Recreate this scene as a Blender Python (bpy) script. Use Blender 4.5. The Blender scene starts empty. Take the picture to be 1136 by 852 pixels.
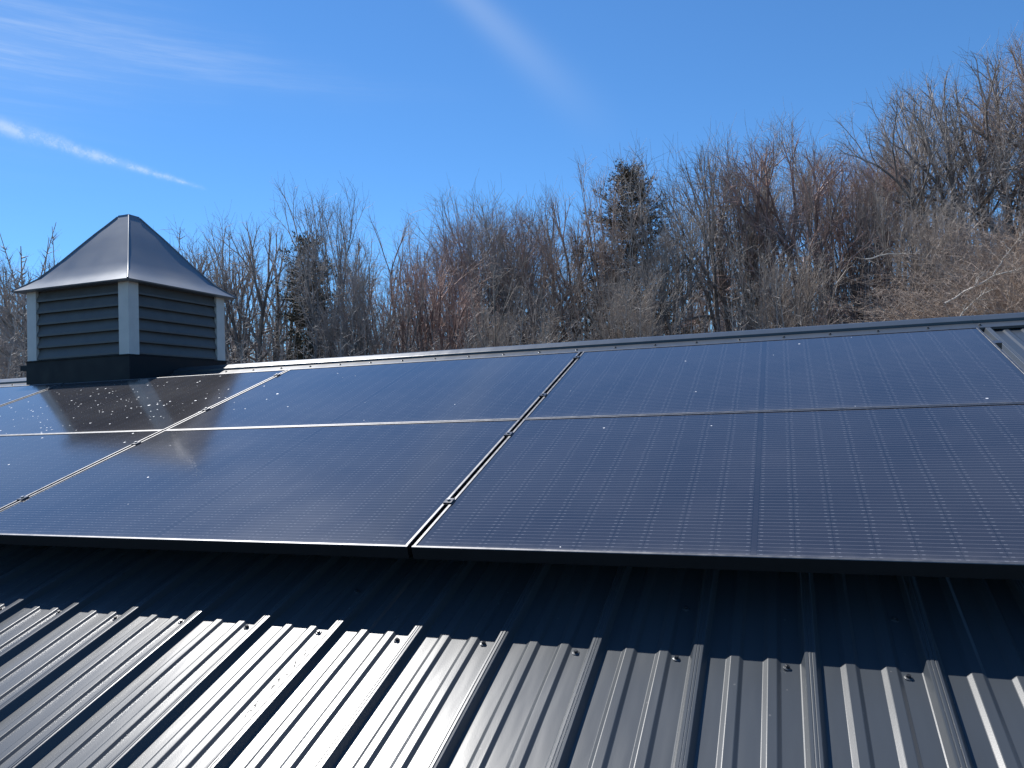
import bpy, bmesh, math, random
import numpy as np
from mathutils import Vector, Matrix
R = math.radians
PI = math.pi
scene = bpy.context.scene
COL = scene.collection
SL = R(18.435); CS = math.cos(SL); SN = math.sin(SL)

# ------------------------------------------------------------------ helpers
def rp(x, v, n):
    """roof frame (along ridge, up slope, off the panel plane) -> world"""
    return Vector((x, v*CS - n*SN, v*SN + n*CS))

class MB:
    def __init__(self): self.v = []; self.f = []; self.s = []
    def add(self, verts, faces, smooth=False):
        b = len(self.v); self.v += [tuple(p) for p in verts]
        self.f += [tuple(i+b for i in q) for q in faces]; self.s += [smooth]*len(faces)
    def box(self, x0, x1, y0, y1, z0, z1, fn=None, bev=0.0):
        if bev:
            b = bev; vs = []
            xs = (x0, x0+b, x1-b, x1); 
            bm = bmesh.new()
            bmesh.ops.create_cube(bm, size=1)
            for q in bm.verts:
                q.co = Vector((x0+(q.co.x+.5)*(x1-x0), y0+(q.co.y+.5)*(y1-y0), z0+(q.co.z+.5)*(z1-z0)))
            bmesh.ops.bevel(bm, geom=list(bm.edges), offset=b, segments=1, affect='EDGES', profile=.5)
            bm.verts.index_update()
            vs = [q.co.copy() for q in bm.verts]; fs = [[q.index for q in f.verts] for f in bm.faces]; bm.free()
        else:
            vs = [Vector((x, y, z)) for x in (x0, x1) for y in (y0, y1) for z in (z0, z1)]
            fs = [(0,1,3,2),(4,6,7,5),(0,4,5,1),(2,3,7,6),(0,2,6,4),(1,5,7,3)]
        if fn: vs = [fn(*q) for q in vs]
        self.add(vs, fs)
    def extrude(self, prof, a, b, fn, closed=False, smooth=False, caps=False):
        """2-D profile (p, q) swept from a to b; fn(p, q, t) -> point"""
        n = len(prof); vs = [fn(p, q, a) for p, q in prof] + [fn(p, q, b) for p, q in prof]
        m = n if closed else n-1
        fs = [(i, (i+1) % n, n+(i+1) % n, n+i) for i in range(m)]
        if caps: fs += [tuple(range(n))[::-1], tuple(range(n, 2*n))]
        self.add(vs, fs, smooth)
    def tube(self, pts, rad, sides=3, smooth=True, tip=False):
        k = len(pts); vs = []; fs = []
        for i in range(k):
            p = pts[i]; d = (pts[min(i+1, k-1)] - pts[max(i-1, 0)])
            if d.length < 1e-9: d = Vector((0, 0, 1))
            d.normalize()
            a = d.cross(Vector((0.31, .17, .93)) if abs(d.z) < .9 else Vector((1, 0.2, 0))); a.normalize(); b = d.cross(a)
            for j in range(sides):
                t = 2*PI*j/sides; vs.append(p + (a*math.cos(t)+b*math.sin(t))*rad[i])
        for i in range(k-1):
            for j in range(sides):
                fs.append((i*sides+j, i*sides+(j+1) % sides, (i+1)*sides+(j+1) % sides, (i+1)*sides+j))
        self.add(vs, fs, smooth)
    def disc(self, c, ax, r, h, sides=12, fn=None):
        pass
    def mesh(self, name, mat):
        me = bpy.data.meshes.new(name); me.from_pydata(self.v, [], self.f); me.validate()
        me.polygons.foreach_set('use_smooth', (self.s + [False]*len(me.polygons))[:len(me.polygons)])
        if mat: me.materials.append(mat)
        me.update(); return me
    def build(self, name, mat, parent=None, fix=False):
        me = self.mesh(name, mat)
        if fix:
            bm = bmesh.new(); bm.from_mesh(me); bmesh.ops.recalc_face_normals(bm, faces=bm.faces[:]); bm.to_mesh(me); bm.free()
        o = bpy.data.objects.new(name, me); COL.objects.link(o)
        if parent: o.parent = parent
        return o

def empty(name, loc=(0, 0, 0), rot=(0, 0, 0)):
    o = bpy.data.objects.new(name, None); o.empty_display_size = .2
    o.location = loc; o.rotation_euler = rot; COL.objects.link(o); return o
def tag(o, label=None, cat=None, group=None, kind=None):
    if label: o['label'] = label
    if cat: o['category'] = cat
    if group: o['group'] = group
    if kind: o['kind'] = kind
    return o

# ------------------------------------------------------------------ materials
def mat(name):
    m = bpy.data.materials.new(name); m.use_nodes = True; nt = m.node_tree
    return m, nt, nt.nodes, nt.links, nt.nodes['Principled BSDF']
def simple(name, col, rough=.6, metal=0., spec=.5, noise=0., nscale=20., bump=0., bscale=200.):
    m, nt, N, L, B = mat(name)
    B.inputs['Base Color'].default_value = (*col, 1); B.inputs['Roughness'].default_value = rough
    B.inputs['Metallic'].default_value = metal; B.inputs['Specular IOR Level'].default_value = spec
    tc = N.new('ShaderNodeTexCoord')
    if noise:
        t = N.new('ShaderNodeTexNoise'); t.inputs['Scale'].default_value = nscale; t.inputs['Detail'].default_value = 6
        L.new(tc.outputs['Object'], t.inputs['Vector'])
        r = N.new('ShaderNodeMapRange'); r.inputs['From Min'].default_value = .3; r.inputs['From Max'].default_value = .7
        r.inputs['To Min'].default_value = 1-noise; r.inputs['To Max'].default_value = 1+noise
        L.new(t.outputs['Fac'], r.inputs['Value'])
        mx = N.new('ShaderNodeVectorMath'); mx.operation = 'SCALE'; mx.inputs[0].default_value = col
        L.new(r.outputs['Result'], mx.inputs['Scale']); L.new(mx.outputs['Vector'], B.inputs['Base Color'])
        r2 = N.new('ShaderNodeMapRange'); r2.inputs['From Min'].default_value = .3; r2.inputs['From Max'].default_value = .7
        r2.inputs['To Min'].default_value = rough*.85; r2.inputs['To Max'].default_value = min(1, rough*1.15)
        L.new(t.outputs['Fac'], r2.inputs['Value']); L.new(r2.outputs['Result'], B.inputs['Roughness'])
    if bump:
        t = N.new('ShaderNodeTexNoise'); t.inputs['Scale'].default_value = bscale; t.inputs['Detail'].default_value = 3
        L.new(tc.outputs['Object'], t.inputs['Vector'])
        bp = N.new('ShaderNodeBump'); bp.inputs['Strength'].default_value = bump; bp.inputs['Distance'].default_value = .002
        L.new(t.outputs['Fac'], bp.inputs['Height']); L.new(bp.outputs['Normal'], B.inputs['Normal'])
    return m

SCUFF = (-.197, -2.944)      # a smear of sealant beside one rib
def roof_metal():
    m, nt, N, L, B = mat('charcoal_steel')
    tc = N.new('ShaderNodeTexCoord')
    B.inputs['Metallic'].default_value = 0.0
    B.inputs['Specular IOR Level'].default_value = .46
    n1 = N.new('ShaderNodeTexNoise'); n1.inputs['Scale'].default_value = 3.0; n1.inputs['Detail'].default_value = 8
    mp = N.new('ShaderNodeMapping'); mp.inputs['Scale'].default_value = (3, .5, 1)
    L.new(tc.outputs['Object'], mp.inputs['Vector']); L.new(mp.outputs['Vector'], n1.inputs['Vector'])
    cr = N.new('ShaderNodeMapRange'); cr.inputs['From Min'].default_value = .3; cr.inputs['From Max'].default_value = .7
    cr.inputs['To Min'].default_value = .056; cr.inputs['To Max'].default_value = .066
    L.new(n1.outputs['Fac'], cr.inputs['Value'])
    # dust and water specks
    vo = N.new('ShaderNodeTexVoronoi'); vo.inputs['Scale'].default_value = 30.
    L.new(tc.outputs['Object'], vo.inputs['Vector'])
    th = N.new('ShaderNodeMath'); th.operation = 'LESS_THAN'; th.inputs[1].default_value = .075
    L.new(vo.outputs['Distance'], th.inputs[0])
    sep = N.new('ShaderNodeSeparateColor'); L.new(vo.outputs['Color'], sep.inputs['Color'])
    th2 = N.new('ShaderNodeMath'); th2.operation = 'GREATER_THAN'; th2.inputs[1].default_value = .82
    L.new(sep.outputs['Red'], th2.inputs[0])
    sp = N.new('ShaderNodeMath'); sp.operation = 'MULTIPLY'; L.new(th.outputs[0], sp.inputs[0]); L.new(th2.outputs[0], sp.inputs[1])
    cc = N.new('ShaderNodeCombineColor')
    for k, g in (('Red', .88), ('Green', 1.0), ('Blue', 1.12)):
        q = N.new('ShaderNodeMath'); q.operation = 'MULTIPLY'; q.inputs[1].default_value = g
        L.new(cr.outputs['Result'], q.inputs[0]); L.new(q.outputs[0], cc.inputs[k])
    sx = N.new('ShaderNodeSeparateXYZ'); L.new(tc.outputs['Object'], sx.inputs[0])
    M = lambda op, a, b=None: math_node(N, L, op, a, b)
    nl = N.new('ShaderNodeTexNoise'); nl.inputs['Scale'].default_value = 26; nl.inputs['Detail'].default_value = 3; L.new(tc.outputs['Object'], nl.inputs['Vector'])
    dx = M('ADD', M('ABSOLUTE', M('SUBTRACT', sx.outputs['X'], SCUFF[0])), M('MULTIPLY', M('SUBTRACT', nl.outputs['Fac'], .5), .05))
    on = M('MULTIPLY', M('LESS_THAN', M('ABSOLUTE', M('SUBTRACT', dx, .006)), .0016), M('LESS_THAN', M('ABSOLUTE', M('SUBTRACT', sx.outputs['Y'], SCUFF[1])), .13))
    sc2 = M('MULTIPLY', on, .8)
    dk = N.new('ShaderNodeMix'); dk.data_type = 'RGBA'; dk.inputs['B'].default_value = (.012, .012, .014, 1); L.new(sc2, dk.inputs['Factor']); L.new(cc.outputs['Color'], dk.inputs['A'])
    mx = N.new('ShaderNodeMix'); mx.data_type = 'RGBA'; mx.inputs['B'].default_value = (.12, .12, .12, 1)
    L.new(sp.outputs[0], mx.inputs['Factor']); L.new(dk.outputs['Result'], mx.inputs['A']); L.new(mx.outputs['Result'], B.inputs['Base Color'])
    rr = N.new('ShaderNodeMapRange'); rr.inputs['From Min'].default_value = .3; rr.inputs['From Max'].default_value = .7
    rr.inputs['To Min'].default_value = .315; rr.inputs['To Max'].default_value = .350
    L.new(n1.outputs['Fac'], rr.inputs['Value'])
    ro = M('ADD', rr.outputs['Result'], M('MULTIPLY', sc2, .35)); L.new(ro, B.inputs['Roughness'])
    n2 = N.new('ShaderNodeTexNoise'); n2.inputs['Scale'].default_value = 420.; n2.inputs['Detail'].default_value = 2
    n3 = N.new('ShaderNodeTexNoise'); n3.inputs['Scale'].default_value = 5.; n3.inputs['Detail'].default_value = 2
    L.new(tc.outputs['Object'], n2.inputs['Vector']); L.new(mp.outputs['Vector'], n3.inputs['Vector'])
    b1 = N.new('ShaderNodeBump'); b1.inputs['Strength'].default_value = .07; b1.inputs['Distance'].default_value = .001
    b2 = N.new('ShaderNodeBump'); b2.inputs['Strength'].default_value = .07; b2.inputs['Distance'].default_value = .02
    L.new(n2.outputs['Fac'], b1.inputs['Height']); L.new(n3.outputs['Fac'], b2.inputs['Height'])
    L.new(b2.outputs['Normal'], b1.inputs['Normal']); L.new(b1.outputs['Normal'], B.inputs['Normal'])
    return m

PW, PH, GX, GV = 1.727, 1.0045, 0.013, 0.0035
CELLW = (PW - .03 - .02 - .014)/20.          # half cells along the long side
def math_node(N, L, op, a, b=None, c=None):
    q = N.new('ShaderNodeMath'); q.operation = op
    for i, s in enumerate((a, b, c)):
        if s is None: continue
        if isinstance(s, (int, float)): q.inputs[i].default_value = s
        else: L.new(s, q.inputs[i])
    return q.outputs[0]
def glass_material():
    m, nt, N, L, B = mat('solar_cell_glass')
    tc = N.new('ShaderNodeTexCoord'); sx = N.new('ShaderNodeSeparateXYZ'); L.new(tc.outputs['Object'], sx.inputs[0])
    X, Y = sx.outputs['X'], sx.outputs['Y']
    M = lambda op, a, b=None, c=None: math_node(N, L, op, a, b, c)
    half = PW/2
    ax = M('ABSOLUTE', M('SUBTRACT', X, half))                 # distance from the middle strip
    u = M('DIVIDE', M('SUBTRACT', ax, .007), CELLW)
    fu = M('FRACT', u); du = M('MULTIPLY', M('MINIMUM', fu, M('SUBTRACT', 1., fu)), CELLW)   # metres to the nearest cell gap
    ch = (PH - .05)/6.
    w = M('DIVIDE', M('SUBTRACT', Y, .025), ch)
    fw = M('FRACT', w); dw = M('MULTIPLY', M('MINIMUM', fw, M('SUBTRACT', 1., fw)), ch)
    pitch = ch/9.
    k = M('DIVIDE', M('SUBTRACT', Y, .025), pitch)
    fk = M('FRACT', k); dk = M('MULTIPLY', M('ABSOLUTE', M('SUBTRACT', fk, .5)), pitch)
    incell = M('MULTIPLY', M('GREATER_THAN', u, 0.0), M('LESS_THAN', u, 10.0))
    wire = M('MULTIPLY', M('LESS_THAN', dk, .00065), incell)
    # ribbon bends beside each gap, their glint painted paler, different for every wire
    cell = N.new('ShaderNodeCombineXYZ'); L.new(M('FLOOR', M('MULTIPLY', M('ADD', u, .5), 1.)), cell.inputs[0]); L.new(M('FLOOR', k), cell.inputs[1])
    L.new(M('SIGN', M('SUBTRACT', X, half)), cell.inputs[2])
    wn = N.new('ShaderNodeTexWhiteNoise'); wn.noise_dimensions = '3D'; L.new(cell.outputs[0], wn.inputs['Vector'])
    off = M('MULTIPLY', M('SUBTRACT', wn.outputs['Value'], .5), .004)
    sdu = M('MULTIPLY', M('SUBTRACT', M('FRACT', M('ADD', u, .5)), .5), CELLW)
    dash = M('LESS_THAN', M('ABSOLUTE', M('SUBTRACT', M('ABSOLUTE', M('ADD', sdu, off)), .0080)), .0034)
    ribbon = M('MULTIPLY', M('MULTIPLY', M('LESS_THAN', dk, .0011), dash), incell)
    gap = M('MAXIMUM', M('LESS_THAN', du, .0009), M('LESS_THAN', dw, .0010))
    # slow differences between cells, dust film
    cid = N.new('ShaderNodeCombineXYZ'); L.new(M('FLOOR', u), cid.inputs[0]); L.new(M('FLOOR', w), cid.inputs[1]); L.new(M('SIGN', M('SUBTRACT', X, half)), cid.inputs[2])
    wc = N.new('ShaderNodeTexWhiteNoise'); L.new(cid.outputs[0], wc.inputs['Vector'])
    geo = N.new('ShaderNodeNewGeometry'); gs = N.new('ShaderNodeSeparateXYZ'); L.new(geo.outputs['Position'], gs.inputs[0])
    nz = N.new('ShaderNodeTexNoise'); nz.inputs['Scale'].default_value = 2.2; nz.inputs['Detail'].default_value = 6; nz.inputs['Roughness'].default_value = .6
    L.new(geo.outputs['Position'], nz.inputs['Vector'])
    def mixc(f, a, b):
        q = N.new('ShaderNodeMix'); q.data_type = 'RGBA'; L.new(f, q.inputs['Factor']) if not isinstance(f, float) else setattr(q.inputs['Factor'], 'default_value', f)
        for s, k_ in ((a, 'A'), (b, 'B')):
            if isinstance(s, tuple): q.inputs[k_].default_value = (*s, 1)
            else: L.new(s, q.inputs[k_])
        return q.outputs['Result']
    base = mixc(wc.outputs['Value'], (.0195, .0180, .0215), (.0235, .0212, .0250))
    base = mixc(gap, base, (.006, .006, .008))
    base = mixc(M('MULTIPLY', wire, .42), base, (.30, .29, .31))
    base = mixc(M('MULTIPLY', ribbon, .42), base, (.36, .36, .38))
    dust = N.new('ShaderNodeMapRange'); dust.inputs['From Min'].default_value = .35; dust.inputs['From Max'].default_value = .75
    dust.inputs['To Min'].default_value = .012; dust.inputs['To Max'].default_value = .05; L.new(nz.outputs['Fac'], dust.inputs['Value'])
    base = mixc(dust.outputs['Result'], base, (.45, .43, .42))
    # grime gathered along the low edge
    n4 = N.new('ShaderNodeTexNoise'); n4.inputs['Scale'].default_value = 22; n4.inputs['Detail'].default_value = 6; L.new(geo.outputs['Position'], n4.inputs['Vector'])
    gr = M('EXPONENT', M('DIVIDE', M('SUBTRACT', .0, Y), M('MULTIPLY', n4.outputs['Fac'], .035)))
    base = mixc(M('MULTIPLY', gr, .30), base, (.34, .31, .28))
    # dried drops and droppings, thick under the cupola and thin elsewhere
    def specks(scale, rad, keep, seed):
        mp = N.new('ShaderNodeMapping'); mp.inputs['Location'].default_value = (seed, seed*.7, 0)
        L.new(geo.outputs['Position'], mp.inputs['Vector'])
        nw = N.new('ShaderNodeTexNoise'); nw.inputs['Scale'].default_value = 90; L.new(geo.outputs['Position'], nw.inputs['Vector'])
        wob = M('MULTIPLY', M('SUBTRACT', nw.outputs['Fac'], .5), .22)
        vo = N.new('ShaderNodeTexVoronoi'); vo.inputs['Scale'].default_value = scale; L.new(mp.outputs['Vector'], vo.inputs['Vector'])
        sc = N.new('ShaderNodeSeparateColor'); L.new(vo.outputs['Color'], sc.inputs['Color'])
        size = M('MULTIPLY', M('ADD', M('MULTIPLY', M('POWER', sc.outputs['Green'], 2.2), 1.5), .28), rad*scale)
        inside = M('LESS_THAN', M('ADD', vo.outputs['Distance'], M('MULTIPLY', wob, rad*scale*1.6)), size)
        return M('MULTIPLY', inside, M('LESS_THAN', sc.outputs['Red'], keep))
    dx = M('DIVIDE', M('ADD', gs.outputs['X'], 2.55), .72); dy = M('DIVIDE', M('SUBTRACT', gs.outputs['Y'], 1.45), .42)
    near = M('EXPONENT', M('MULTIPLY', M('ADD', M('MULTIPLY', dx, dx), M('MULTIPLY', dy, dy)), -1.))
    keep = M('ADD', M('MULTIPLY', near, .60), .010)
    spk = specks(21., .0042, keep, 3.1)
    spk2 = specks(46., .0030, M('MULTIPLY', keep, .8), 9.7)
    spot = M('MAXIMUM', spk, spk2)
    base = mixc(spot, base, (.62, .63, .64))
    L.new(base, B.inputs['Base Color'])
    rgh = M('ADD', M('ADD', .085, M('MULTIPLY', nz.outputs['Fac'], .05)), M('MULTIPLY', spot, .5))
    L.new(rgh, B.inputs['Roughness'])
    B.inputs['IOR'].default_value = 1.88
    B.inputs['Specular IOR Level'].default_value = .5
    # fine prismatic texture of the glass
    n2 = N.new('ShaderNodeTexNoise'); n2.inputs['Scale'].default_value = 900; L.new(tc.outputs['Object'], n2.inputs['Vector'])
    b1 = N.new('ShaderNodeBump'); b1.inputs['Strength'].default_value = .02; b1.inputs['Distance'].default_value = .0004
    L.new(n2.outputs['Fac'], b1.inputs['Height']); L.new(b1.outputs['Normal'], B.inputs['Normal'])
    return m

def bark_material(name, ca, cb, rough=.75):
    m, nt, N, L, B = mat(name)
    tc = N.new('ShaderNodeTexCoord'); oi = N.new('ShaderNodeObjectInfo')
    n = N.new('ShaderNodeTexNoise'); n.inputs['Scale'].default_value = 2.5; n.inputs['Detail'].default_value = 5
    L.new(tc.outputs['Object'], n.inputs['Vector'])
    mr = N.new('ShaderNodeMapRange'); mr.inputs['From Min'].default_value = .35; mr.inputs['From Max'].default_value = .65; L.new(n.outputs['Fac'], mr.inputs['Value'])
    mx = N.new('ShaderNodeMix'); mx.data_type = 'RGBA'; mx.inputs['A'].default_value = (*ca, 1); mx.inputs['B'].default_value = (*cb, 1)
    L.new(mr.outputs['Result'], mx.inputs['Factor'])
    ml = N.new('ShaderNodeMix'); ml.data_type = 'RGBA'; ml.blend_type = 'MULTIPLY'; ml.inputs['Factor'].default_value = 1
    L.new(mx.outputs['Result'], ml.inputs['A']); L.new(oi.outputs['Color'], ml.inputs['B']); L.new(ml.outputs['Result'], B.inputs['Base Color'])
    B.inputs['Roughness'].default_value = rough; B.inputs['Specular IOR Level'].default_value = .3
    return m

M_ROOF = roof_metal()
M_GLASS = glass_material()
M_FRAME = simple('black_anodised_aluminium', (.012, .012, .013), .5, 0, .25, .15, 30, .03, 300)
M_LIP = simple('gleam_frame_lip', (.150, .150, .153), .46, .85, .5, .15, 30, .03, 300)  # paler metal on the black frame's top lip, painting in its gleam
M_CLAMP = simple('clamp_metal', (.10, .10, .105), .32, .8, .5, .2, 60)
M_BOLT = simple('bolt_steel', (.45, .45, .45), .28, 1.0)
M_RAIL = simple('rail_aluminium', (.20, .20, .21), .40, .9, .5, .1, 30)
M_BACK = simple('backsheet', (.02, .02, .02), .6)
M_SCREW = simple('screw_head_paint', (.030, .032, .036), .35, .2, .5)
M_WASHER = simple('screw_washer', (.09, .095, .10), .4, .3)
M_CUPROOF = simple('cupola_roof_steel', (.19, .205, .225), .46, .45, .7, .05, 3, .03, 300)
M_POST = simple('cupola_post_grey', (.70, .63, .56), .55, 0, .4, .06, 12)
M_LOUV = simple('cupola_louvre_charcoal', (.125, .117, .108), .5, 0, .4, .12, 14)
M_BASE = simple('cupola_base_black', (.010, .011, .013), .55, 0, .3, .2, 10)
M_WALL = simple('barn_wall_steel', (.06, .065, .07), .45, 0, .5, .1, 6)
M_TRIM = simple('white_trim', (.55, .55, .55), .5)
M_BARK = bark_material('bark', (.135, .116, .102), (.250, .220, .196))
M_TWIG = bark_material('twig', (.300, .258, .228), (.430, .378, .340), .6)
M_BRUSH = bark_material('thicket_stems', (.28, .245, .220), (.42, .375, .340), .6)
M_NEEDLE = bark_material('pine_needles', (.045, .048, .028), (.095, .082, .056), .6)
M_TAN = bark_material('bramble_canes', (.30, .222, .172), (.47, .380, .312), .6)

# ------------------------------------------------------------------ world, sun
SUNL = Vector((-.80, .94*CS - SN, .94*SN + CS)).normalized()     # towards the sun
EL = math.asin(SUNL.z); AZ = math.atan2(SUNL.x, SUNL.y)          # azimuth from +Y towards +X
W = bpy.data.worlds.new('World'); scene.world = W; W.use_nodes = True
N = W.node_tree.nodes; L = W.node_tree.links; N.clear()
out = N.new('ShaderNodeOutputWorld'); bg = N.new('ShaderNodeBackground'); bg.inputs['Strength'].default_value = .083
sky = N.new('ShaderNodeTexSky'); sky.sky_type = 'NISHITA'; sky.sun_disc = False
sky.sun_elevation = EL; sky.sun_rotation = AZ; sky.altitude = 900; sky.air_density = 1.0; sky.dust_density = 0.0; sky.ozone_density = 2.0
hs = N.new('ShaderNodeHueSaturation'); hs.inputs['Saturation'].default_value = 1.0; hs.inputs['Value'].default_value = 1.0
L.new(sky.outputs[0], hs.inputs['Color'])
tint = N.new('ShaderNodeVectorMath'); tint.operation = 'MULTIPLY'; tint.inputs[1].default_value = (.61, 1.06, 1.43)
L.new(hs.outputs['Color'], tint.inputs[0])
tc = N.new('ShaderNodeTexCoord'); D = tc.outputs['Generated']
Mn = lambda op, a, b=None, c=None: math_node(N, L, op, a, b, c)
def dot(v):
    q = N.new('ShaderNodeVectorMath'); q.operation = 'DOT_PRODUCT'; q.inputs[1].default_value = v; L.new(D, q.inputs[0]); return q.outputs['Value']
def noise(scale, vec, detail=6, rough=.6):
    q = N.new('ShaderNodeTexNoise'); q.inputs['Scale'].default_value = scale; q.inputs['Detail'].default_value = detail; q.inputs['Roughness'].default_value = rough
    L.new(vec, q.inputs['Vector']); return q.outputs['Fac']
def sstep(x, a, b):
    q = N.new('ShaderNodeMapRange'); q.interpolation_type = 'SMOOTHSTEP'; q.inputs['From Min'].default_value = a; q.inputs['From Max'].default_value = b
    L.new(x, q.inputs['Value']); return q.outputs['Result']
def band(nrm, t, width0, width1, t0, t1, wob, wscale):
    """soft band along a great circle; t runs along it from t0 to t1, widths at both ends"""
    nr = Vector(nrm).normalized(); tv = Vector(t).normalized(); tv = (tv - nr*tv.dot(nr)).normalized()
    d = dot(nr); s = dot(tv)
    nn = noise(wscale, D, 5, .65)
    d2 = Mn('ADD', d, Mn('MULTIPLY', Mn('SUBTRACT', nn, .5), wob))
    f = N.new('ShaderNodeMapRange'); f.inputs['From Min'].default_value = t0; f.inputs['From Max'].default_value = t1
    f.inputs['To Min'].default_value = width0; f.inputs['To Max'].default_value = width1; L.new(s, f.inputs['Value'])
    x = Mn('DIVIDE', Mn('ABSOLUTE', d2), f.outputs['Result'])
    core = Mn('EXPONENT', Mn('MULTIPLY', Mn('MULTIPLY', x, x), -1.))
    return core, s
# contrail at left (sharp end to the right), broken by fine noise
e0 = Vector((-.76, .568, .3158)); e1 = Vector((-.6302, .7265, .2739)); nr = e0.cross(e1).normalized()
tv = (e1 - e0).normalized(); s0, s1 = e0.dot(tv), e1.dot(tv)
c1, sA = band(nr, tv, .0070, .0018, s0, s1, .009, 30)
c1 = Mn('MULTIPLY', c1, sstep(Mn('MULTIPLY', sA, -1.), -s1-.002, -s1+.03))
c1 = Mn('MULTIPLY', c1, Mn('ADD', .30, Mn('MULTIPLY', sstep(noise(48, D, 8, .75), .40, .60), .70)))
c1 = Mn('MULTIPLY', c1, .40)
# wide faint streak, top middle
e0 = Vector((-.3281, .814, .4793)); e1 = Vector((-.1684, .9348, .3126)); nr = e0.cross(e1).normalized()
tv = (e1 - e0).normalized(); s0, s1 = e0.dot(tv), e1.dot(tv)
c2, sB = band(nr, tv, .016, .030, s0, s1, .006, 6)
c2 = Mn('MULTIPLY', Mn('MULTIPLY', c2, sstep(Mn('MULTIPLY', sB, -1.), -s1-.01, -s0+.02)), .14)
# veil of cirrus high on the left
e0 = Vector((-.7357, .5509, .3941)); e1 = Vector((-.3278, .8614, .3879)); nr = e0.cross(e1).normalized()
tv = (e1 - e0).normalized(); s0, s1 = e0.dot(tv), e1.dot(tv)
c3, sC = band(nr, tv, .045, .008, s0, s1, .05, 4)
st = N.new('ShaderNodeMapping'); st.inputs['Rotation'].default_value = (0, 0, R(20)); st.inputs['Scale'].default_value = (1.6, 1.6, 26.)
L.new(D, st.inputs['Vector'])
veil = sstep(noise(2.4, st.outputs['Vector'], 9, .68), .40, .74)
c3 = Mn('MULTIPLY', Mn('MULTIPLY', c3, sstep(Mn('MULTIPLY', sC, -1.), -s1-.02, -s0+.15)), Mn('ADD', .08, Mn('MULTIPLY', veil, .24)))
left = sstep(dot((-.72, .45, .42)), .90, 1.02)
c4 = Mn('MULTIPLY', left, Mn('ADD', .07, Mn('MULTIPLY', veil, .10)))
tot = Mn('MINIMUM', Mn('ADD', Mn('ADD', c1, c2), Mn('ADD', c3, c4)), .85)
mx = N.new('ShaderNodeMix'); mx.data_type = 'RGBA'; mx.inputs['B'].default_value = (8.4, 9.2, 9.9, 1)
L.new(tot, mx.inputs['Factor']); L.new(tint.outputs['Vector'], mx.inputs['A'])
L.new(mx.outputs['Result'], bg.inputs['Color']); L.new(bg.outputs[0], out.inputs['Surface'])

sl = bpy.data.lights.new('sun', 'SUN'); sl.energy = 5.0; sl.angle = R(.53); sl.color = (1, .972, .93)
so = bpy.data.objects.new('sun', sl); COL.objects.link(so); so.rotation_euler = (-SUNL).to_track_quat('-Z', 'Y').to_euler(); so.location = SUNL*60

# ------------------------------------------------------------------ camera
cd = bpy.data.cameras.new('camera'); cam = bpy.data.objects.new('camera', cd); COL.objects.link(cam); scene.camera = cam
cam.location = (.9599, -1.8288, .3478); cam.rotation_euler = (R(92.0458), R(2.0129), R(19.7705))
cd.sensor_width = 36; cd.lens = 853.0/1136*36; cd.clip_start = .05; cd.clip_end = 5000
vs = scene.view_settings; vs.view_transform = 'Standard'; vs.look = 'None'; vs.exposure = 0.35; vs.gamma = 1.0; vs.use_curve_mapping = False

# ------------------------------------------------------------------ terrain
def ss(a, b, x):
    t = min(1, max(0, (x-a)/(b-a))); return t*t*(3-2*t)
def gz(x, y):
    r = math.hypot(x, y); a = math.atan2(x, y)
    w = ss(-.15, .35, a)*ss(2.3, 1.3, a)
    rise = ss(11, 34, r)
    z = -3.7 + rise*(1.2*ss(2.6, 1.6, abs(a)) + 6.2*w) + .065*max(0, min(r, 160)-34)*ss(2.6, 1.6, abs(a))
    z += (.18*math.sin(x*.31+1.3)*math.cos(y*.27) + .07*math.sin(x*.9+y*.7))*rise
    return z
def ground_material():
    m, nt, N, L, B = mat('leaf_litter_ground')
    tc = N.new('ShaderNodeTexCoord')
    n1 = N.new('ShaderNodeTexNoise'); n1.inputs['Scale'].default_value = .35; n1.inputs['Detail'].default_value = 9
    n2 = N.new('ShaderNodeTexNoise'); n2.inputs['Scale'].default_value = 6; n2.inputs['Detail'].default_value = 8; n2.inputs['Roughness'].default_value = .75
    for n in (n1, n2): L.new(tc.outputs['Object'], n.inputs['Vector'])
    r1 = N.new('ShaderNodeValToRGB'); e = r1.color_ramp.elements
    e[0].position = .3; e[0].color = (.060, .042, .030, 1); e[1].position = .72; e[1].color = (.200, .150, .110, 1)
    L.new(n2.outputs['Fac'], r1.inputs['Fac'])
    r2 = N.new('ShaderNodeValToRGB'); e = r2.color_ramp.elements
    e[0].position = .3; e[0].color = (.035, .050, .018, 1); e[1].position = .7; e[1].color = (.10, .105, .045, 1)
    L.new(n2.outputs['Fac'], r2.inputs['Fac'])
    ln = N.new('ShaderNodeVectorMath'); ln.operation = 'LENGTH'; L.new(tc.outputs['Object'], ln.inputs[0])
    ad = math_node(N, L, 'ADD', ln.outputs['Value'], math_node(N, L, 'MULTIPLY', n1.outputs['Fac'], 10.))
    mr = N.new('ShaderNodeMapRange'); mr.inputs['From Min'].default_value = 20; mr.inputs['From Max'].default_value = 25; L.new(ad, mr.inputs['Value'])
    mx = N.new('ShaderNodeMix'); mx.data_type = 'RGBA'; L.new(mr.outputs['Result'], mx.inputs['Factor'])
    L.new(r2.outputs['Color'], mx.inputs['A']); L.new(r1.outputs['Color'], mx.inputs['B']); L.new(mx.outputs['Result'], B.inputs['Base Color'])
    B.inputs['Roughness'].default_value = .95; B.inputs['Specular IOR Level'].default_value = .1
    b = N.new('ShaderNodeBump'); b.inputs['Strength'].default_value = .7; b.inputs['Distance'].default_value = .08
    L.new(n2.outputs['Fac'], b.inputs['Height']); L.new(b.outputs['Normal'], B.inputs['Normal'])
    return m
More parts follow.
